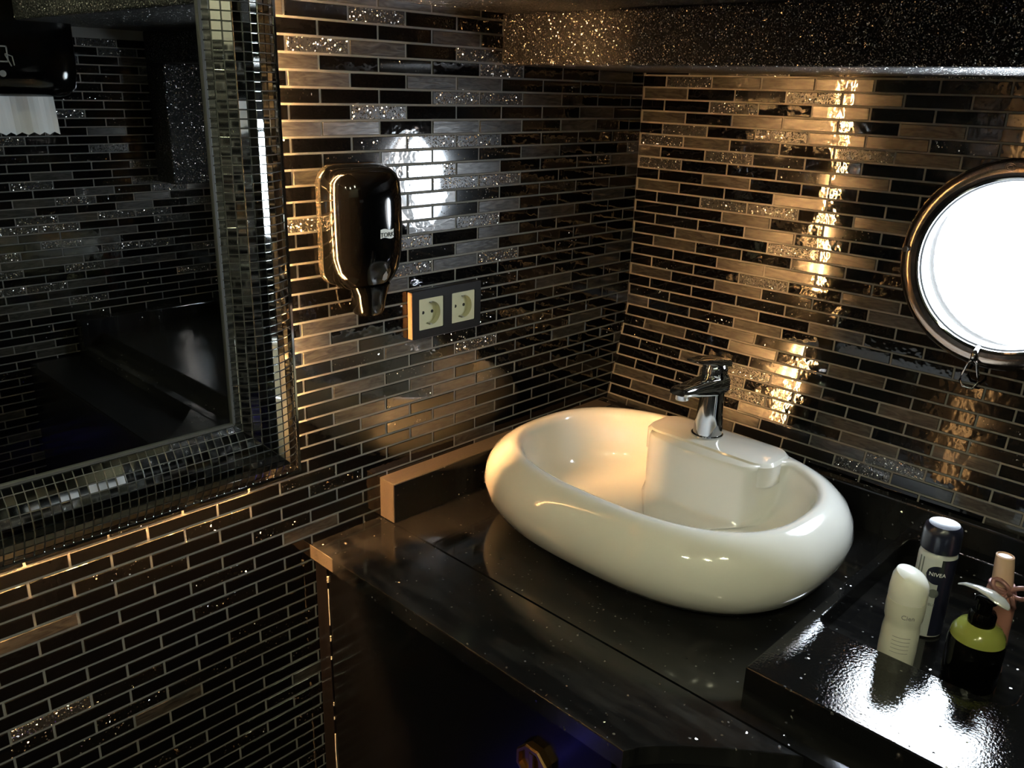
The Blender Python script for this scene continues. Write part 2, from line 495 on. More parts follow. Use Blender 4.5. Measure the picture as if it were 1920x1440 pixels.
# right wall: upright above the crease, leaning below, with the round window opening
bm = bmesh.new()
y_far = -Y_END + .06
N_ = 48
circ = [(PH_S + (PH_R + .012) * math.cos(2 * PI * i / N_), PH_Z + (PH_R + .012) * math.sin(2 * PI * i / N_)) for i in range(N_)]
outl = [(-.0, HINGE), (y_far, HINGE), (y_far, Z_CEIL + .05), (0, Z_CEIL + .05)]
ed = []
for lp in (outl, circ):
    vv = [bm.verts.new((0, -p[0], p[1])) for p in lp]
    ed += [bm.edges.new((vv[i], vv[(i + 1) % len(vv)])) for i in range(len(vv))]
    if lp is circ:
        v2 = [bm.verts.new((.09, -p[0], p[1])) for p in lp]
        for i in range(N_): bm.faces.new((vv[i], vv[(i + 1) % N_], v2[(i + 1) % N_], v2[i]))
bmesh.ops.triangle_fill(bm, use_beauty=True, use_dissolve=False, edges=ed)
LL = 1.10
for (a, b_) in (((0, HINGE), (-math.sin(T_LOW) * LL, HINGE - math.cos(T_LOW) * LL)),):
    bm.faces.new([bm.verts.new(p) for p in ((a[0], 0, a[1]), (a[0], -y_far, a[1]), (b_[0], -y_far, b_[1]), (b_[0], 0, b_[1]))])
bmesh.ops.remove_doubles(bm, verts=bm.verts, dist=1e-5)
wall_right = tag(obj('wall_right', bm, 'grout', origin=(0, 0, 0)), 'dark glass mosaic wall with the round window', 'wall', kind='structure')
wall_right.rotation_euler = (0, 0, YAW)
bpy.context.view_layer.update()
cells = []
RZ = Matrix.Rotation(-PI / 2, 4, 'Z')
C20 = -.0363
for r_ in range(-3, 34):
    st = -.5 if r_ % 2 == 0 else 0
    for q in range(16):
        c0 = st + q
        s0 = (c0 - C20) * PX + JX / 2; s1 = s0 + PX - JX
        s0 = max(s0, .0012); s1 = min(s1, -Y_END)
        if s1 - s0 < .006: continue
        k = W2K.get((r_, c0)) or pick()
        up = r_ < 21
        if up:
            z = zrow2(r_ + .5)
            segs = [(s0, s1)]
            dz = min(abs(z - PZ / 2 - PH_Z), abs(z + PZ / 2 - PH_Z))
            if (z - PZ / 2 - PH_Z) * (z + PZ / 2 - PH_Z) < 0: dz = 0
            if dz < .134:
                h = math.sqrt(.134 ** 2 - dz ** 2); segs = []
                if s0 < PH_S - h: segs.append((s0, min(s1, PH_S - h)))
                if s1 > PH_S + h: segs.append((max(s0, PH_S + h), s1))
            for a, b_ in segs:
                if b_ - a < .005: continue
                cells.append((k, b_ - a, PZ - JZ, Matrix.Translation((0, -(a + b_) / 2, z)) @ RZ, 1))
        else:
            dd = (r_ - 21 + .5) * PZ
            cells.append((k, s1 - s0, PZ - JZ, Matrix.Translation((-math.sin(T_LOW) * dd, -(s0 + s1) / 2, HINGE - math.cos(T_LOW) * dd)) @ Matrix.Rotation(T_LOW, 4, 'Y') @ RZ, 1 if r_ < 30 else 0))
place_tiles(wall_right, cells)

# rear wall (seen in the mirror)
bm = B(X_END - .06, .3, Y_END - .06, Y_END, Z_FLOOR, Z_CEIL + .05)
wall_rear = tag(obj('wall_rear', bm, 'grout', origin=(0, 0, 0)), 'glass mosaic wall seen in the mirror, with paper towel dispenser', 'wall', kind='structure')
cells = []
R180 = Matrix.Rotation(PI, 4, 'Z')
X03, Z03 = -.660, -.3558
for r_ in range(-16, 46):
    st = -15 if r_ % 2 == 0 else -14.5
    for q in range(24):
        c0 = st + q
        x0 = X03 + c0 * PX + JX / 2; x1 = x0 + PX - JX
        if x0 < X_END or x0 > 0: continue
        z = Z03 - (r_ + .5) * PZ
        k = W3K.get((r_, c0)) or pick()
        vis = 2 if (-.95 < x0 < -.22 and -.83 < z < -.12) else 0
        cells.append((k, x1 - x0, PZ - JZ, Matrix.Translation(((x0 + x1) / 2, Y_END, z)) @ R180, vis))
place_tiles(wall_rear, cells, 260)

def uvbox(o):
    me = o.data; uv = me.uv_layers.new(name='UVMap')
    for p in me.polygons:
        for li in p.loop_indices:
            co = me.vertices[me.loops[li].vertex_index].co
            uv.data[li].uv = (co.y if abs(p.normal.x) > .5 else co.x, co.z)
o = tag(obj('wall_entrance', B(X_END - .06, X_END, Y_END - .06, .06, Z_FLOOR, Z_CEIL + .05), 'plain_tile', origin=(0, 0, 0)), 'dark tiled wall at the entrance side behind the camera', 'wall', kind='structure'); uvbox(o)
tag(obj('floor', B(X_END - .06, .3, Y_END - .06, .06, Z_FLOOR - .05, Z_FLOOR), 'floor', origin=(0, 0, 0)), 'dark floor', 'floor', kind='structure')
tag(obj('ceiling', B(X_END - .06, .3, Y_END - .06, .06, Z_CEIL, Z_CEIL + .05), 'ceil', origin=(0, 0, 0)), 'black ceiling', 'ceiling', kind='structure')
# stepped sparkling soffits above the worktop
tag(obj('trim_1', B(-.390, .02, Y_END, .0, -.066, .0108, bev=.004), 'paint', origin=(0, 0, 0)), 'sparkling black painted soffit above the round window', 'soffit', kind='structure')
tag(obj('trim_2', B(-.735, .02, Y_END, .0, .0108, Z_CEIL, bev=.004), 'paint', origin=(0, 0, 0)), 'upper step of the sparkling black painted soffit', 'soffit', kind='structure')
tag(obj('trim_3', B(-.390, .02, Y_END, Y_END + .10, -.372, -.066, bev=.004), 'paint', origin=(0, 0, 0)), 'sparkling black boxed-in corner seen in the mirror', 'boxing', kind='structure')

# ------------------------------------------------------------------ round window
def ring_mesh(prof, seg=72):
    """closed profile (radius, depth into the room) turned about the window axis"""
    bm = bmesh.new(); rv = []
    for i in range(seg):
        a = 2 * PI * i / seg
        rv.append([bm.verts.new((-dp, -(PH_S + rr * math.cos(a)), PH_Z + rr * math.sin(a))) for rr, dp in prof])
    n = len(prof)
    for i in range(seg):
        A, B_ = rv[i], rv[(i + 1) % seg]
        for j in range(n): bm.faces.new((A[j], A[(j + 1) % n], B_[(j + 1) % n], B_[j]))
    bmesh.ops.recalc_face_normals(bm, faces=bm.faces)
    return bm
win = D.objects.new('window_1', None); C.objects.link(win); win.location = (0, 0, ZO); win.rotation_euler = (0, 0, YAW)
BASE[win] = Vector((0, 0, ZO))
tag(win, 'round window with a polished bronze ring and daylight behind it', 'window', kind='structure')
ringo = obj('window_frame', ring_mesh([(.157, .0), (.158, .006), (.154, .013), (.146, .0165), (.138, .0165), (.133, .012), (.131, -.02), (.137, -.06), (.137, .0)]), 'bronze', win, smooth=40)
obj('gasket', ring_mesh([(.133, .008), (.129, .010), (.125, .006), (.1245, -.02), (.133, -.03)]), 'gasket', win, smooth=40)
obj('inner_ring', ring_mesh([(.1245, -.004), (.128, .011), (.1305, .012), (.132, .006), (.1255, -.012)]), 'chrome', win, smooth=40)
bm = bmesh.new()
vv = [bm.verts.new((.022, -(PH_S + .134 * math.cos(2 * PI * i / 48)), PH_Z + .134 * math.sin(2 * PI * i / 48))) for i in range(48)]
bm.faces.new(vv); obj('pane', bm, 'pane', win)
# swing hook hanging under the ring, and its lug
bm = bmesh.new()
hs, hz = .683, -.472
tube(bm, [(-.020, -(hs + x_), hz + z_) for x_, z_ in ((0, -.004), (.006, -.010), (.012, -.030), (.013, -.042), (.007, -.050), (-.007, -.050), (-.013, -.042), (-.012, -.030), (-.006, -.010))], .0022, 8, closed=True)
obj('swing_loop', bm, 'chrome', win, smooth=True)
bm = bmesh.new(); tube(bm, [(-.008, -hs, hz + .012), (-.020, -hs, hz + .004), (-.021, -hs, hz - .006)], .005, 10); obj('hinge_lug', bm, 'chrome', win, smooth=True)
bm = bmesh.new(); a = math.radians(180 - 3)
tube(bm, [(-.014, -(PH_S + .148 * math.cos(a)), PH_Z + .148 * math.sin(a)), (-.022, -(PH_S + .148 * math.cos(a)), PH_Z + .148 * math.sin(a))], .0045, 10); obj('stop_pin', bm, 'gasket', win, smooth=30)
# raised maker's emblem and short marks at the top of the ring
bm = bmesh.new(); a = math.radians(99)
ec = Vector((-.0168, -(PH_S + .146 * math.cos(a)), PH_Z + .146 * math.sin(a)))
tube(bm, [ec + Vector((0, .007 * math.cos(2 * PI * i / 20), .0055 * math.sin(2 * PI * i / 20))) for i in range(20)], .0007, 6, closed=True)
tube(bm, [ec + Vector((0, .0042 * math.cos(2 * PI * i / 14), .003 * math.sin(2 * PI * i / 14))) for i in range(14)], .0006, 6, closed=True)
obj('raised_emblem', bm, 'bronze', win, smooth=True)

# ------------------------------------------------------------------ mirror with curved mosaic frame
MIR_X0, MIR_Z1, FW, STAND = -1.72, .27, .0985, .034
mir = thing('wall_mirror', 'large wall mirror in a rounded frame of tiny mirror mosaic, lit warm from behind', 'mirror', ((MIR_X0 + MIR_X1) / 2, -.02, MIR_Z0))
NC = 9; PITCH = FW / NC
def prof(u):                                     # u 0 at the outer edge .. FW at the inner edge: (depth)
    t_ = u / FW
    return STAND + .004 + .021 * math.sin(PI * min(max(t_, 0), 1)) ** .9
GLASS_Y = -(STAND + .006)
obj('mirror_glass', B(MIR_X0 + FW - .004, MIR_X1 - FW + .004, GLASS_Y, GLASS_Y + .004, MIR_Z0 + FW - .004, MIR_Z1 - FW + .004), 'mirror', mir)
# inner silver lip
bm = bmesh.new()
xi0, xi1, zi0, zi1 = MIR_X0 + FW, MIR_X1 - FW, MIR_Z0 + FW, MIR_Z1 - FW
for a in ((xi0 - .0015, xi0 + .0015, zi0, zi1), (xi1 - .0015, xi1 + .0015, zi0, zi1), (xi0, xi1, zi0 - .0015, zi0 + .0015), (xi0, xi1, zi1 - .0015, zi1 + .0015)):
    box(bm, a[0], a[1], GLASS_Y - .004, GLASS_Y + .002, a[2], a[3])
obj('inner_lip', bm, 'frame_grout', mir)
def frame_side(side, u, l):
    """u: distance in from the outer edge, l: length coordinate -> point of the frame surface"""
    y = -prof(u)
    if side == 'R': return Vector((MIR_X1 - u, y, l))
    if side == 'L': return Vector((MIR_X0 + u, y, l))
    if side == 'B': return Vector((l, y, MIR_Z0 + u))
    return Vector((l, y, MIR_Z1 - u))
def frame_back(side):
    bm = bmesh.new(); K = 14
    lo, hi = (MIR_Z0, MIR_Z1) if side in 'RL' else (MIR_X0, MIR_X1)
    top = []; 
    for i in range(K + 1):
        u = FW * i / K
        a, b_ = frame_side(side, u, lo + u), frame_side(side, u, hi - u)
        a.y += .0014; b_.y += .0014
        top.append((bm.verts.new(a), bm.verts.new(b_)))
    bot = []
    for u in (FW, 0):
        a, b_ = frame_side(side, u, lo + u), frame_side(side, u, hi - u)
        a.y = b_.y = -STAND
        bot.append((bm.verts.new(a), bm.verts.new(b_)))
    lp = top + bot
    for (a, b_), (c_, d_) in zip(lp, lp[1:] + lp[:1]): bm.faces.new((a, b_, d_, c_))
    bmesh.ops.recalc_face_normals(bm, faces=bm.faces)
    return obj('frame_rail', bm, 'frame_grout', mir)
def quad_tile(bm, P4, nrm, th=.0014, bv=.0005):
    c_ = sum(P4, Vector()) / 4
    top = [p + nrm * th * .5 + (c_ - p).normalized() * bv * 1.3 for p in P4]
    mid = [p + nrm * (th * .5 - bv) for p in P4]
    bot = [p - nrm * th for p in P4]
    rv = [[bm.verts.new(p) for p in rg] for rg in (bot, mid, top)]
    for a, b_ in zip(rv, rv[1:]):
        for i in range(4): bm.faces.new((a[i], a[(i + 1) % 4], b_[(i + 1) % 4], b_[i]))
    bm.faces.new(rv[-1])
rails = {}
mt_list = []
for side in 'RBLT':
    rails[side] = frame_back(side)
    lo, hi = (MIR_Z0, MIR_Z1) if side in 'RL' else (MIR_X0, MIR_X1)
    n = int(round((hi - lo) / PITCH)); stp = (hi - lo) / n
    for i in range(NC):
        u0, u1 = PITCH * i + .0005, PITCH * (i + 1) - .0005
        for j in range(n):
            l0, l1 = lo + stp * j + .0005, lo + stp * (j + 1) - .0005
            def cl(u, l): return min(max(l, lo + u + .0004), hi - u - .0004)
            pts = [(u0, cl(u0, l0)), (u1, cl(u1, l0)), (u1, cl(u1, l1)), (u0, cl(u0, l1))]
            if max(p[1] for p in pts) - min(p[1] for p in pts) < .002: continue
            if abs(pts[0][1] - pts[3][1]) + abs(pts[1][1] - pts[2][1]) < .003: continue
            P4 = [frame_side(side, *p) for p in pts]
            q = pix(sum((p for p in P4), Vector()) / 4 + Vector((0, 0, ZO)))
            ar = 0
            if q and -8 < q[0] < 1928 and -8 < q[1] < 1448:
                c4 = [pix(p + Vector((0, 0, ZO))) for p in P4]
                ar = abs(sum(c4[a][0] * c4[(a + 1) % 4][1] - c4[(a + 1) % 4][0] * c4[a][1] for a in range(4))) / 2
            mt_list.append((ar, side, P4))
mt_list.sort(key=lambda q: -q[0])
rest = {}
count = {}
for ar, side, P4 in mt_list:
    e1, e2 = P4[1] - P4[0], P4[3] - P4[0]
    if e2.length < 1e-4: e2 = P4[2] - P4[1]
    if e1.length < 1e-4: e1 = P4[2] - P4[3]
    nrm = e1.cross(e2).normalized()
    if nrm.y > 0: nrm = -nrm
    cc = sum(P4, Vector()) / 4
    rot = Matrix.Rotation(random.gauss(0, .006), 3, e1.normalized()) @ Matrix.Rotation(random.gauss(0, .006), 3, e2.normalized())
    P4 = [cc + rot @ (p - cc) for p in P4]; nrm = rot @ nrm
    count[side] = count.get(side, 0) + 1
    if ar > 0 and count[side] <= 290:
        bm = bmesh.new(); quad_tile(bm, P4, nrm); bmesh.ops.recalc_face_normals(bm, faces=bm.faces)
        obj('mirror_tile', bm, 'mosaic', rails[side])
    else:
        rest.setdefault(side, bmesh.new()); quad_tile(rest[side], P4, nrm)
for side, bm in rest.items():
    bmesh.ops.recalc_face_normals(bm, faces=bm.faces)
    obj('mirror_tile_field', bm, 'mosaic', rails[side])['kind'] = 'stuff'
# thin silver edging around the outside
bm = bmesh.new()
for a in ((MIR_X1 - .001, MIR_X1 + .0022, MIR_Z0 - .0022, MIR_Z1 + .0022), (MIR_X0 - .0022, MIR_X0 + .001, MIR_Z0 - .0022, MIR_Z1 + .0022), (MIR_X0, MIR_X1, MIR_Z0 - .0022, MIR_Z0 + .001), (MIR_X0, MIR_X1, MIR_Z1 - .001, MIR_Z1 + .0022)):
    box(bm, a[0], a[1], -STAND - .0065, -STAND + .001, a[2], a[3])
obj('outer_edging', bm, 'chrome', mir)
# back board and warm light strips behind it
obj('back_board', B(MIR_X0 + .012, MIR_X1 - .012, -STAND, -STAND + .004, MIR_Z0 + .012, MIR_Z1 - .012), 'black_matt', mir)
IN = .030
for nm, a in (('R', (MIR_X1 - IN - .010, MIR_X1 - IN, MIR_Z0 + IN, MIR_Z1 - IN)), ('B', (MIR_X0 + IN, MIR_X1 - IN, MIR_Z0 + IN, MIR_Z0 + IN + .010)),
              ('L', (MIR_X0 + IN, MIR_X0 + IN + .010, MIR_Z0 + IN, MIR_Z1 - IN)), ('T', (MIR_X0 + IN, MIR_X1 - IN, MIR_Z1 - IN - .010, MIR_Z1 - IN))):
    obj('light_strip', B(a[0], a[1], -.0190, -.0150, a[2], a[3]), 'led', mir)

# ------------------------------------------------------------------ worktop
ZT, TK = -.788, .026
wt = thing('worktop', 'polished black stone worktop with raised edges along both walls', 'worktop', (-.40, -.5, ZT - TK))
SEAM = -.652
obj('main_slab', prism([(SEAM - .0006, -.003), (SEAM - .0006, Y_END + .003), (-.070, Y_END + .003), (-.070, -.003)], ZT - TK, ZT), 'granite', wt)
front = [(SEAM - .0022, -.0005), (-.792, -.0005), (-.792, -.618)]
for i in range(1, 9):
    t_ = i / 8; x_ = -.792 + (.792 + SEAM - .0022) * (1 - (1 - t_) ** 1.0); y_ = -.618 - .145 * (t_ ** 1.35)
    front.append((x_, y_))
obj('front_strip', prism(front[::-1], ZT - TK, ZT - .0006, bev=.0015), 'granite_strip', wt)
obj('warm_lit_end', B(-.7928, -.788, -.062, -.0006, ZT - TK + .001, ZT - .0012, bev=.001), 'brown_edge', wt)  # corner piece coloured brown for the warm light falling there
TS = .038
obj('backsplash', prism([(SEAM, -TS), (-.08, -TS), (-.08, 0), (SEAM, 0)], ZT, ZT + .070, bev=.002), 'granite', wt)
obj('splash_cap', B(SEAM - .0005, -.06, -TS - .0008, .0, ZT + .0685, ZT + .0712, bev=.001), 'brown_edge', wt)
obj('splash_end', B(SEAM - .0015, SEAM + .001, -TS + .001, -.001, ZT, ZT + .071, bev=.0008), 'brown_edge', wt)
bm = prism([(-.086, -.003), (-.086, Y_END + .003), (-.066, Y_END + .003), (-.066, -.003)], ZT, ZT + .072, bev=.003)
obj('backsplash', bm, 'granite_strip', wt)
obj('backsplash', prism([(SEAM, Y_END), (-.08, Y_END), (-.08, Y_END + TS), (SEAM, Y_END + TS)], ZT, ZT + .070, bev=.002), 'granite', wt)

# cabinet below
cb = thing('vanity_cabinet', 'black lacquered cabinet under the worktop with an octagonal brass latch', 'cabinet', (-.40, -.7, Z_FLOOR))
XF = -.784
obj('carcass', B(XF + .004, -.345, Y_END + .004, -.004, Z_FLOOR + .001, ZT - TK - .0005), 'cabinet', cb)
obj('filler_strip', B(XF - .0015, XF + .010, -.034, -.0025, Z_FLOOR + .002, ZT - TK - .001, bev=.001), 'filler', cb)
dr = obj('door', B(XF, XF + .012, -.600, -.0365, Z_FLOOR + .06, ZT - TK - .004, bev=.0015), 'cabinet', cb)
obj('door', B(XF, XF + .012, Y_END + .05, -.604, Z_FLOOR + .06, ZT - TK - .004, bev=.0015), 'cabinet', cb)
# broken bead of old sealant in the joint beside the filler strip
bm = bmesh.new()
for z0, z1, wv in ((-.835, -.845, .002), (-.858, -.925, .0007), (-.945, -.955, .0012), (-.985, -.99, .001), (-1.075, -1.082, .001), (-1.105, -1.11, .001), (-1.14, -1.30, .0010)):
    tube(bm, [(XF - .001, -.0355 + random.uniform(-.0006, .0006), z0 + (z1 - z0) * i / 5) for i in range(6)], wv, 6)
obj('sealant_bead', bm, 'caulk', cb)
ly, lz = -.487, -.894
octa = [(ly + .027 * math.cos(PI / 8 + PI / 4 * i), lz + .027 * math.sin(PI / 8 + PI / 4 * i)) for i in range(8)]
def octring(rad, x): return [(x, ly + rad * math.cos(PI / 8 + PI / 4 * i), lz + rad * math.sin(PI / 8 + PI / 4 * i)) for i in range(8)]
bm = loft(bmesh.new(), [octring(.026, XF), octring(.027, XF - .010), octring(.0255, XF - .013), octring(.0215, XF - .013), octring(.0205, XF - .007)])
lt = obj('latch', bm, 'brass', dr); tag(lt, 'octagonal brass latch with a sunken face')
bm = B(XF - .0125, XF - .0065, ly - .0045, ly + .0045, lz - .018, lz + .018, bev=.0015)
obj('latch_grip', bm, 'brass', cb)

# raised ledge with the sunken tray
XL0, XL1, YL0 = -.600, -.085, -.656
LZ = ZT + .031
lg = thing('raised_ledge', 'raised glossy black ledge beside the basin with a sunken tray for bottles', 'ledge', (-.34, -1.0, ZT))
hole = rrect(-.448, -.112, -.908, -.672, .022)
obj('ledge_board', prism([(XL0, Y_END + TS), (XL1, Y_END + TS), (XL1, YL0), (XL0, YL0)], ZT + .0005, LZ, holes=[hole], bev=.002), 'ledge', lg)

# ------------------------------------------------------------------ basin
BX, BY, AX, AY, ZB = -.362, -.354, .2253, .2968, ZT
bs = thing('wash_basin', 'oval white ceramic counter basin with thick rounded sides', 'basin', (BX, BY, ZB))
NB = 96
def basin_mesh():
    bm = bmesh.new()
    P = [(.090, .0005), (.066, .003), (.040, .014), (.018, .036), (.005, .062), (.0, .088), (.004, .114), (.014, .136), (.029, .1525), (.043, .161), (.054, .163), (.062, .160), (.068, .151), (.0725, .132), (.077, .105), (.0835, .074), (.095, .050), (.118, .037)]
    P = [(d * .858, z * .808) for d, z in P]
    rings = []
    for d, z in P:
        sp = sup(NB, 2.55)
        rg = []
        for c_, s_ in sp:
            x, y = (AX - d) * c_, (AY - d) * s_
            if d > .043 and x > 0:
                yy = abs(y + .016); t_ = min(max((yy - .094) / .065, 0), 1); t_ = t_ * t_ * (3 - 2 * t_)
                lim = .070 + (yy / .12) ** 2 * .018 - (d - .046) * .22 + t_ * .25
                hh = max(.03 - abs(x - lim), 0) / .03; x = min(x, lim) - hh * hh * .0075
            rg.append((BX + x, BY + y, ZB + z))
        rings.append(rg)
        last = rings[-1]
    for k_, z in ((.72, .0245), (.40, .0205), (.12, .0180)):
        rings.append([(BX - .03 + (p[0] - BX + .03) * k_, BY + (p[1] - BY) * k_, ZB + z) for p in last])
    return loft(bm, rings)
obj('bowl', basin_mesh(), 'ceramic', bs, smooth=True)
# raised tap ledge at the back of the bowl
bm = bmesh.new()
oz = [(0., .095), (0., .1290), (.004, .1345), (.013, .1365)]
base = rrect(BX + .094, BX + .190, BY - .135, BY + .108, .030, 8)
rings = []
cxm, cym = BX + .13, BY - .013
for d, z in oz:
    rings.append([(p[0] + (d if p[0] < cxm else -d), p[1] + (d if p[1] < cym else -d), ZB + z) for p in base])
bm = loft(bm, rings)
obj('tap_ledge', bm, 'ceramic', bs, smooth=35)
dx, dy = BX - .03, BY
bm = lathe([(.020, .0), (.024, .001), (.024, .003), (.018, .0042), (.0165, .003), (.012, .0055), (.004, .006)], dx, dy, ZB + .0168, 32); obj('drain', bm, 'chrome', bs, smooth=35)

# ------------------------------------------------------------------ tap
TX, TY, TZ = -.222, -.350, ZB + .1365
tp = thing('basin_tap', 'chrome single lever mixer tap standing on the basin', 'tap', (TX, TY, TZ))
obj('base_collar', lathe([(.026, 0), (.027, .0012), (.027, .004), (.025, .0055)], TX, TY, TZ, 32), 'chrome', tp, smooth=35)
def sect(x, zc, hw, hh, n=20, k=3.2): return [(x, TY + p[0] * hw, zc + p[1] * hh) for p in sup(n, k)]
bm = lathe([(.0245, .005), (.0235, .02), (.0215, .045), (.0198, .075), (.0195, .098)], TX, TY, TZ, 32, lean=(.04, 0))
obj('body', bm, 'chrome', tp, smooth=35)
z_ = TZ
bm = loft(bmesh.new(), [sect(TX + .026, z_ + .090, .015, .012), sect(TX + .022, z_ + .090, .0205, .017), sect(TX, z_ + .091, .0215, .0185), sect(TX - .03, z_ + .094, .020, .0150), sect(TX - .07, z_ + .098, .018, .0105), sect(TX - .100, z_ + .101, .0165, .0075), sect(TX - .106, z_ + .1015, .014, .005)])
obj('spout', bm, 'chrome', tp, smooth=35)
obj('aerator', lathe([(.0105, 0), (.0112, .001), (.0112, .010)], TX - .090, TY, TZ + .086, 24), 'chrome', tp, smooth=35)
bm = lathe([(.0205, .104), (.0215, .109), (.0215, .120), (.019, .128), (.014, .132)], TX, TY, TZ, 32, lean=(.03, 0)); obj('cartridge_cap', bm, 'chrome', tp, smooth=35)
bm = loft(bmesh.new(), [sect(TX + .032, z_ + .124, .012, .005), sect(TX + .026, z_ + .126, .018, .009), sect(TX + .002, z_ + .131, .019, .009), sect(TX - .025, z_ + .138, .017, .0065), sect(TX - .052, z_ + .143, .0145, .0045), sect(TX - .068, z_ + .147, .012, .0032), sect(TX - .072, z_ + .1475, .009, .002)])
obj('lever', bm, 'chrome', tp, smooth=35)

# ------------------------------------------------------------------ soap dispenser
SX = -.689
sd = thing('soap_dispenser', 'glossy black wall soap dispenser with a small white label', 'dispenser', (SX, 0, -.40))
KD = 2.6
def dsect(z, hw, dp, n=36):
    out = []
    for i in range(n + 1):
        a = PI * i / n; c_, s_ = math.cos(a), math.sin(a)
        out.append((SX + math.copysign(abs(c_) ** (2 / KD), c_) * hw, -.003 - abs(s_) ** (2 / KD) * dp, z))
    return out
ZS1, ZS0 = -.212, -.372
prof_s = [(ZS1, .040, .038), (ZS1 - .003, .050, .047), (ZS1 - .009, .0570, .055), (ZS1 - .020, .0615, .061), (ZS1 - .045, .0630, .064), (ZS1 - .090, .0630, .065), (ZS1 - .124, .0620, .063), (ZS1 - .146, .0580, .059), (ZS1 - .160, .0500, .054), (ZS1 - .170, .0390, .049), (ZS1 - .176, .0300, .046)]
bm = loft(bmesh.new(), [dsect(z, hw, dp) for z, hw, dp in prof_s]); bd = obj('cover', bm, 'gloss_black', sd, smooth=40)
bm = bmesh.new()
rr_ = rrect(SX - .0645, SX + .0645, ZS1 - .168, ZS1 + .003, .026)
bm = loft(bm, [[(p[0], y, p[1]) for p in rr_] for y in (-.0023, -.010)] + [[(SX + (p[0] - SX) * .97, -.012, p[1]) for p in rr_]])
obj('back_plate', bm, 'smoke', sd, smooth=40)
ns = [(ZS1 - .168, .0340, .050), (ZS1 - .180, .0270, .049), (ZS1 - .196, .0235, .047), (ZS1 - .208, .0220, .045), (ZS1 - .213, .0185, .042)]
bm = loft(bmesh.new(), [[(SX + c_ * hw, -.008 - dp / 2 + s_ * (dp / 2 - .002), z) for c_, s_ in sup(28, 2.8)] for z, hw, dp in ns]); obj('push_nozzle', bm, 'gloss_black', sd, smooth=40)
def cover_y(x, z, lift=.0006):                   # front of the cover at x, z
    for (za, ha, da), (zb, hb, db) in zip(prof_s, prof_s[1:]):
        if zb <= z <= za:
            t_ = (za - z) / (za - zb); hw = ha + (hb - ha) * t_; dp = da + (db - da) * t_
            c_ = min(abs((x - SX) / hw), .999); return -.003 - (1 - c_ ** KD) ** (1 / KD) * dp - lift
    return -.08
def decal(name, poly, mt, parent, lift=.0006):
    bm = bmesh.new(); bm.faces.new([bm.verts.new((x, cover_y(x, z, lift), z)) for x, z in poly]); return obj(name, bm, mt, parent)
# white flag label with its lettering
lx0, lx1, lz0, lz1 = SX - .0030, SX + .0215, -.3095, -.2960
bm = bmesh.new(); n = 8
top = [(lx0 + (lx1 - lx0) * i / n, lz1 + .0012 * math.sin(2 * PI * i / n)) for i in range(n + 1)]; bot = [(p[0], p[1] - .0125) for p in top]
tv = [bm.verts.new((x, cover_y(x, z, .0006), z)) for x, z in top]; bv_ = [bm.verts.new((x, cover_y(x, z, .0006), z)) for x, z in bot]
for i in range(n): bm.faces.new((bv_[i], bv_[i + 1], tv[i + 1], tv[i]))
obj('label', bm, 'white_print', sd)
bm = text_mesh('TORK', .0092)
for v in bm.verts:
    x, z = v.co.x + (lx0 + lx1) / 2, v.co.y + (lz0 + lz1) / 2 - .001
    v.co = Vector((x, cover_y(x, z, .0009 + v.co.z), z))
obj('lettering', bm, 'black_print', sd)
dz0 = -.3665
decal('level_window', [(SX + .0105 + x, dz0 + z) for x, z in ((-.0045, -.004), (-.0045, .003), (0, .0095), (.0045, .003), (.0045, -.004), (0, -.006))], 'grey_print', sd)

# ------------------------------------------------------------------ sockets
sk = thing('wall_sockets', 'double power socket, cream inserts in a black frame', 'socket', (-.515, 0, -.452))
fx0, fx1, fz0, fz1, fd = -.5905, -.4405, -.4905, -.4115, -.0135
bm = bmesh.new()
ins = [(-.5905 + .0395 + .0005, -.451), (-.4405 - .0395, -.451)]
def vslab(outline, y0, y1, holes=()):
    """slab in the xz plane between two depths"""
    bm = prism([(p[0], p[1]) for p in outline], 0, 1, holes=holes)
    for v in bm.verts: v.co = Vector((v.co.x, y0 + (y1 - y0) * v.co.z, v.co.y))
    bmesh.ops.recalc_face_normals(bm, faces=bm.faces); return bm
def sq(c_, h): return rrect(c_[0] - h, c_[0] + h, c_[1] - h, c_[1] + h, .0015, 2)
fr = obj('frame', vslab(rrect(fx0, fx1, fz0, fz1, .0025, 3), -.0018, fd, holes=[sq(c_, .0262) for c_ in ins]), 'black_matt', sk)
obj('warm_lit_edge', B(fx0 - .0006, fx0 + .0008, fd + .0006, -.0022, fz0 + .001, fz1 - .001), 'frame_side', sk)  # left side coloured brown for the warm light it catches
for c_ in ins:
    n = 32; circ_ = [(c_[0] + .0195 * math.cos(2 * PI * i / n), c_[1] + .0195 * math.sin(2 * PI * i / n)) for i in range(n)]
    so = obj('socket_insert', vslab(sq(c_, .0256), -.004, fd + .0010, holes=[circ_]), 'cream', sk)
    bm = bmesh.new()
    rings = [[(c_[0] + rr * math.cos(2 * PI * i / n), y, c_[1] + rr * math.sin(2 * PI * i / n)) for i in range(n)] for rr, y in ((.0195, fd + .001), (.0190, -.0025 + .004))]
    rings[1] = [(p[0], -.0030, p[2]) for p in rings[1]]
    bm = loft(bm, rings, cap0=False); bmesh.ops.reverse_faces(bm, faces=bm.faces); obj('well', bm, 'cream', so, smooth=30)
    for sgn in (-1, 1):
        bm = bmesh.new(); tube(bm, [(c_[0] + sgn * .0095, -.0028, c_[1]), (c_[0] + sgn * .0095, -.0034, c_[1])], .0028, 12); obj('pin_hole', bm, 'hole', so)
        obj('earth_clip', B(c_[0] - .002, c_[0] + .002, fd + .001, -.003, c_[1] + sgn * .0185 - .0012, c_[1] + sgn * .0185 + .0012, bev=.0004), 'pin', so)

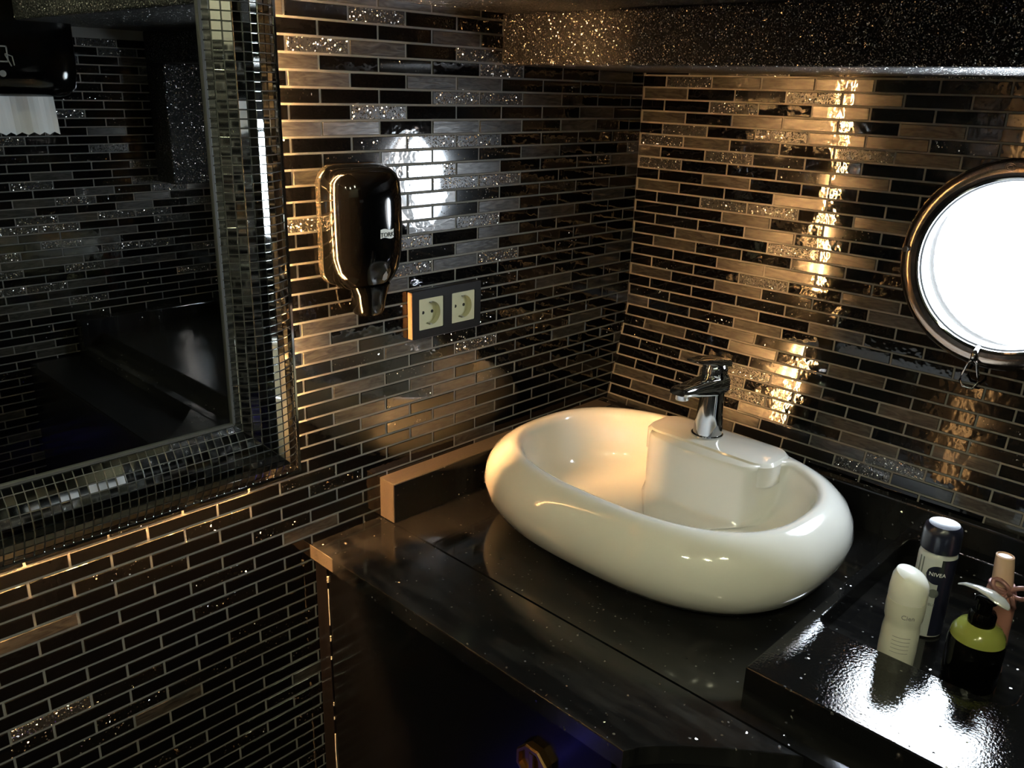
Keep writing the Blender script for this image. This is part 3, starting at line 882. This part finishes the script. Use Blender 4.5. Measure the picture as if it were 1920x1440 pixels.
# ------------------------------------------------------------------ bottles in the tray
FL = ZT + .0006
def wrap(bm, cx, cy, rad, ang, z, ax=1., ay=1.):
    """bend flat lettering (x right, y up) onto an upright cylinder, centred on the bearing ang"""
    for v in bm.verts:
        a = ang + v.co.x / rad; rr = rad + .0003 + v.co.z
        v.co = Vector((cx + rr * math.cos(a) * ax, cy + rr * math.sin(a) * ay, z + v.co.y))
    return bm
def toward(x, y): return math.atan2(CAM.y - y, CAM.x - x)
# ivory roll-on with slanted cap
ax_, ay_ = -.412, -.766
b1 = thing('deodorant_bottle', 'ivory plastic deodorant bottle with slanted white cap in the tray', 'bottle', (ax_, ay_, FL))
pr = [(.019, 0), (.0222, .003), (.0228, .025), (.0224, .050), (.0212, .060), (.0210, .064), (.0228, .070), (.0234, .084), (.0229, .096)]
obj('body', lathe(pr, ax_, ay_, FL, 36, ax=1., ay=1.), 'deo_white', b1, smooth=40)
bm = lathe([(.0226, .096), (.0231, .098), (.0229, .112), (.0216, .126), (.0182, .135), (.0105, .139), (.002, .1395)], ax_, ay_, FL, 36)
ta = toward(ax_, ay_)
for v in bm.verts:
    h_ = v.co.z - FL - .096
    if h_ > .012:
        q = ((v.co.x - ax_) * math.cos(ta + 1.2) + (v.co.y - ay_) * math.sin(ta + 1.2))
        v.co.z -= (q + .02) * .33 * min(1, (h_ - .012) / .03)
obj('cap', bm, 'deo_cap', b1, smooth=40)
bm = text_mesh('Cien', .0085); obj('lettering', wrap(bm, ax_, ay_, .0234, ta + .25, FL + .080), 'grey_print', b1)
bm = bmesh.new()
for k_ in range(5):
    pts = [(ax_ + .0226 * math.cos(ta - .35 + q * .12), ay_ + .0226 * math.sin(ta - .35 + q * .12), FL + .050 - k_ * .0055) for q in range(9)]
    tube(bm, pts, .0004, 5)
obj('print_lines', bm, 'grey_print', b1)
# spray can: pale, dark cap, navy half and round emblem
cx_, cy_ = -.308, -.764
b2 = thing('spray_can', 'pale spray deodorant can with dark cap and round navy emblem in the tray', 'spray can', (cx_, cy_, FL))
obj('can', lathe([(.0205, 0), (.0232, .002), (.0238, .006), (.0238, .116), (.0225, .122), (.019, .126)], cx_, cy_, FL, 40), 'can', b2, smooth=40)
obj('cap', lathe([(.0190, .1255), (.0242, .1265), (.0245, .130), (.0240, .150), (.0225, .158), (.0190, .1615), (.0120, .1600), (.002, .1592)], cx_, cy_, FL, 40), 'navy', b2, smooth=35)
ta = toward(cx_, cy_); RC = .0238
def patch(fn, a0, a1, mt, par, name, na=20, nz=10, lift=.0002, rad=RC, c=(0, 0)):
    bm = bmesh.new(); g_ = []
    for i in range(na + 1):
        a = a0 + (a1 - a0) * i / na; lo_, hi_ = fn(i / na)
        g_.append([bm.verts.new((c[0] + (rad + lift) * math.cos(a), c[1] + (rad + lift) * math.sin(a), FL + lo_ + (hi_ - lo_) * j / nz)) for j in range(nz + 1)])
    for i in range(na):
        for j in range(nz): bm.faces.new((g_[i][j], g_[i + 1][j], g_[i + 1][j + 1], g_[i][j + 1]))
    return obj(name, bm, mt, par)
patch(lambda t_: (.004, .119), ta + .30, ta + 1.9, 'navy', b2, 'dark_half', 24, 2, .0002, c=(cx_, cy_))
for a0, wd in ((-.95, .10), (-.72, .08)):
    patch(lambda t_: (.03, .117), ta + a0, ta + a0 + wd, 'grey_swirl', b2, 'swirl_stripe', 4, 2, .0003, c=(cx_, cy_))
def disc(t_):
    h_ = .0135 * math.sqrt(max(0, 1 - (2 * t_ - 1) ** 2)); return (.096 - h_, .096 + h_)
patch(disc, ta + .18 - .0135 / RC, ta + .18 + .0135 / RC, 'navy', b2, 'round_emblem', 20, 6, .0005, c=(cx_, cy_))
obj('lettering', wrap(text_mesh('NIVEA', .0075, .0002), cx_, cy_, RC + .0006, ta + .18, FL + .097), 'white_print', b2)
obj('lettering', wrap(text_mesh('INVISIBLE', .0052, .0002), cx_, cy_, RC + .0003, ta - .10, FL + .052), 'grey_print', b2)
def disc2(t_):
    h_ = .0065 * math.sqrt(max(0, 1 - (2 * t_ - 1) ** 2)); return (.069 - h_, .069 + h_)
patch(disc2, ta + .16 - .0065 / RC, ta + .16 + .0065 / RC, 'grey_swirl', b2, 'small_emblem', 14, 4, .0005, c=(cx_, cy_))
# slim pink bottle with ribbon bow
px_, py_ = -.335, -.862
b3 = thing('perfume_bottle', 'slim dusty pink bottle with peach cap and ribbon bow in the tray', 'bottle', (px_, py_, FL))
obj('body', lathe([(.0085, .0), (.0098, .002), (.0098, .012), (.0088, .014), (.0105, .020), (.0135, .06), (.0170, .098), (.0178, .108), (.0160, .117), (.0115, .122), (.0100, .124)], px_, py_, FL, 32, lean=(-.03, .10)), 'pink', b3, smooth=40)
obj('cap', lathe([(.0118, .122), (.0124, .124), (.0112, .150), (.0104, .1615), (.0085, .1625), (.008, .161)], px_, py_, FL, 28, lean=(-.03, .10)), 'pink_cap', b3, smooth=35)
bx, by, bz = px_ - .03 * .124, py_ + .10 * .124, FL + .122
cdv = Vector((CAM.x - bx, CAM.y - by, 0)).normalized(); sdv = Vector((-cdv.y, cdv.x, 0)) * -1
kc = Vector((bx, by, bz)) + cdv * .014 - sdv * .010
bow = bmesh.new()
tube(bow, [Vector((bx + .0135 * math.cos(2 * PI * i / 20), by + .0135 * math.sin(2 * PI * i / 20), bz)) for i in range(20)], .0022, 8, closed=True)
for sgn, tilt in ((1, .35), (-1, .7)):
    loop = [kc + sdv * (-sgn * (.010 - .010 * math.cos(2 * PI * i / 14))) + Vector((0, 0, 1)) * (.0075 * math.sin(2 * PI * i / 14) + tilt * .5 * (.010 - .010 * math.cos(2 * PI * i / 14))) + cdv * (.002 * math.sin(4 * PI * i / 14)) for i in range(14)]
    tube(bow, loop, .0030, 8, closed=True)
for sgn in (-1, 1): tube(bow, [kc, kc + Vector((0, 0, -.008)) + sdv * sgn * .004 + cdv * .002, kc + Vector((0, 0, -.020)) + sdv * sgn * .008], [.0022, .0028, .0032], 8)
tube(bow, [kc + Vector((0, 0, .004)), kc + cdv * .004, kc - Vector((0, 0, .004))], .0035, 8)
obj('ribbon_bow', bow, 'ribbon', b3, smooth=True)
# squat green pump bottle
gx_, gy_ = -.385, -.846
b4 = thing('pump_bottle', 'squat green soap bottle with black pump and clear spout in the tray', 'bottle', (gx_, gy_, FL))
obj('body', lathe([(.026, 0), (.030, .003), (.0315, .012), (.0320, .062), (.0300, .074), (.0240, .083), (.0150, .087), (.0130, .089)], gx_, gy_, FL, 40), 'green', b4, smooth=40)
obj('dark_label', lathe([(.0306, .0035), (.0322, .012), (.0326, .060), (.0316, .067)], gx_, gy_, FL, 40), 'gloss_black', b4, smooth=40)
obj('pump_collar', lathe([(.0150, .086), (.0155, .088), (.0155, .100), (.0135, .104), (.0090, .106), (.0085, .116), (.0125, .117), (.0125, .122), (.010, .124)], gx_, gy_, FL, 32), 'gloss_black', b4, smooth=35)
ta = toward(gx_, gy_) ; dv = Vector((math.cos(ta + 1.15), math.sin(ta + 1.15), 0)); c0_ = Vector((gx_, gy_, FL + .125))
bm = bmesh.new()
rings = []
pv = Vector((-dv.y, dv.x, 0))
for s_, hw, hh, dz_ in ((-.036, .002, .0012, -.003), (-.028, .0035, .002, .001), (-.012, .0055, .0026, .004), (.004, .0095, .0036, .004), (.016, .0100, .0034, .001), (.024, .0065, .0024, -.002), (.027, .003, .0012, -.004)):
    rings.append([c0_ - dv * s_ * -1 + pv * (p[0] * hw) + Vector((0, 0, p[1] * hh + dz_)) for p in sup(14, 2.2)])
loft(bm, rings); obj('spout', bm, 'clear', b4, smooth=40)

# ------------------------------------------------------------------ things on the rear wall, seen in the mirror
tx0, tx1, tz0, tz1 = -.955, -.602, -.152, .21
td = thing('paper_towel_dispenser', 'glossy black paper towel dispenser with white towel hanging out', 'dispenser', ((tx0 + tx1) / 2, Y_END, tz0))
def tsect(z, gx, gd, n=36):
    return [((tx0 + tx1) / 2 + c_ * ((tx1 - tx0) / 2 - gx), Y_END + .0025 + (s_ + 1) / 2 * (.135 - gd), z) for c_, s_ in sup(n, 4.5)]
bm = loft(bmesh.new(), [tsect(tz0, .030, .030), tsect(tz0 + .006, .018, .014), tsect(tz0 + .022, .006, .003), tsect(tz0 + .06, 0, 0), tsect(tz1 - .06, 0, 0), tsect(tz1 - .02, .008, .010), tsect(tz1, .03, .04)])
obj('cover', bm, 'gloss_black', td, smooth=40)
bm = bmesh.new(); n = 20; ptop, pbot = [], []
for i in range(n + 1):
    x = -.900 + (.240) * i / n; y = Y_END + .088 + .004 * math.sin(i * .9)
    ptop.append((x, y, tz0 + .012)); pbot.append((x + .002, y + .010, tz0 - .086 + (.006 if i % 2 else 0)))
tv = [bm.verts.new(p) for p in ptop]; bv_ = [bm.verts.new(p) for p in pbot]
for i in range(n): bm.faces.new((tv[i], tv[i + 1], bv_[i + 1], bv_[i]))
ex = bmesh.ops.extrude_face_region(bm, geom=list(bm.faces)); bmesh.ops.translate(bm, verts=[v for v in ex['geom'] if isinstance(v, bmesh.types.BMVert)], vec=(0, .0006, 0))
bmesh.ops.recalc_face_normals(bm, faces=bm.faces)
obj('paper_towel', bm, 'paper', td)
# printed pictograms on the cover: towel outline with a pulling hand, and a dot
yc = Y_END + .0025 + .135 + .0006
bm = bmesh.new()
def bar(x0, x1, z0, z1): box(bm, x0, x1, yc - .0004, yc + .0002, z0, z1)
ix, iz = -.782, -.075
bar(ix - .03, ix + .022, iz + .028, iz + .031); bar(ix - .03, ix + .022, iz - .004, iz - .001); bar(ix + .019, ix + .022, iz - .004, iz + .031); bar(ix - .03, ix - .027, iz - .004, iz + .031)
bar(ix - .002, ix + .005, iz + .006, iz + .024)
tube(bm, [(ix + .016, yc, iz + .014), (ix + .030, yc, iz + .009), (ix + .032, yc, iz - .010)], .0012, 6); tube(bm, [(ix + .016, yc, iz + .012), (ix + .026, yc, iz - .012)], .0012, 6)
tube(bm, [(ix + .006, yc - .001, iz - .028), (ix + .006, yc + .0004, iz - .028)], .007, 14)
obj('pictogram', bm, 'grey_print', td)

# ------------------------------------------------------------------ unseen blue strip added near the floor to tint wall and cabinet
sl_ = thing('added_blue_light', 'added unseen blue glow low on the mosaic wall, tinting wall and cabinet', 'added light', (-1.45, 0, Z_FLOOR + .05))
obj('tint_light_back', B(-1.75, -1.15, -.012, -.0025, Z_FLOOR + .05, Z_FLOOR + .07, bev=.002), 'black_matt', sl_)
obj('tint_light_face', B(-1.74, -1.16, -.0145, -.0115, Z_FLOOR + .053, Z_FLOOR + .067, bev=.001), 'blue_tint_glow', sl_)

# ------------------------------------------------------------------ ceiling downlights (behind and above the camera)
for (x, y, zt, mt_, lab) in ((-1.15, -1.25, Z_CEIL, 'lamp', 'small round ceiling downlight nearest the worktop'), (-1.60, -1.22, Z_CEIL, 'lamp', 'small round ceiling downlight nearest the rear wall'), (-1.95, -.90, Z_CEIL, 'lamp', 'small round ceiling downlight by the entrance')):
    dl = thing('ceiling_downlight', lab, 'lamp', (x, y, zt - .006), 'ceiling downlights')
    obj('rim', lathe([(.028, .0), (.040, .001), (.042, .0059)], x, y, zt - .006, 32), 'chrome', dl, smooth=35)
    obj('lens', lathe([(.020, 0), (.027, .0006), (.0275, .003)], x, y, zt - .0075, 28), mt_, dl, smooth=35)
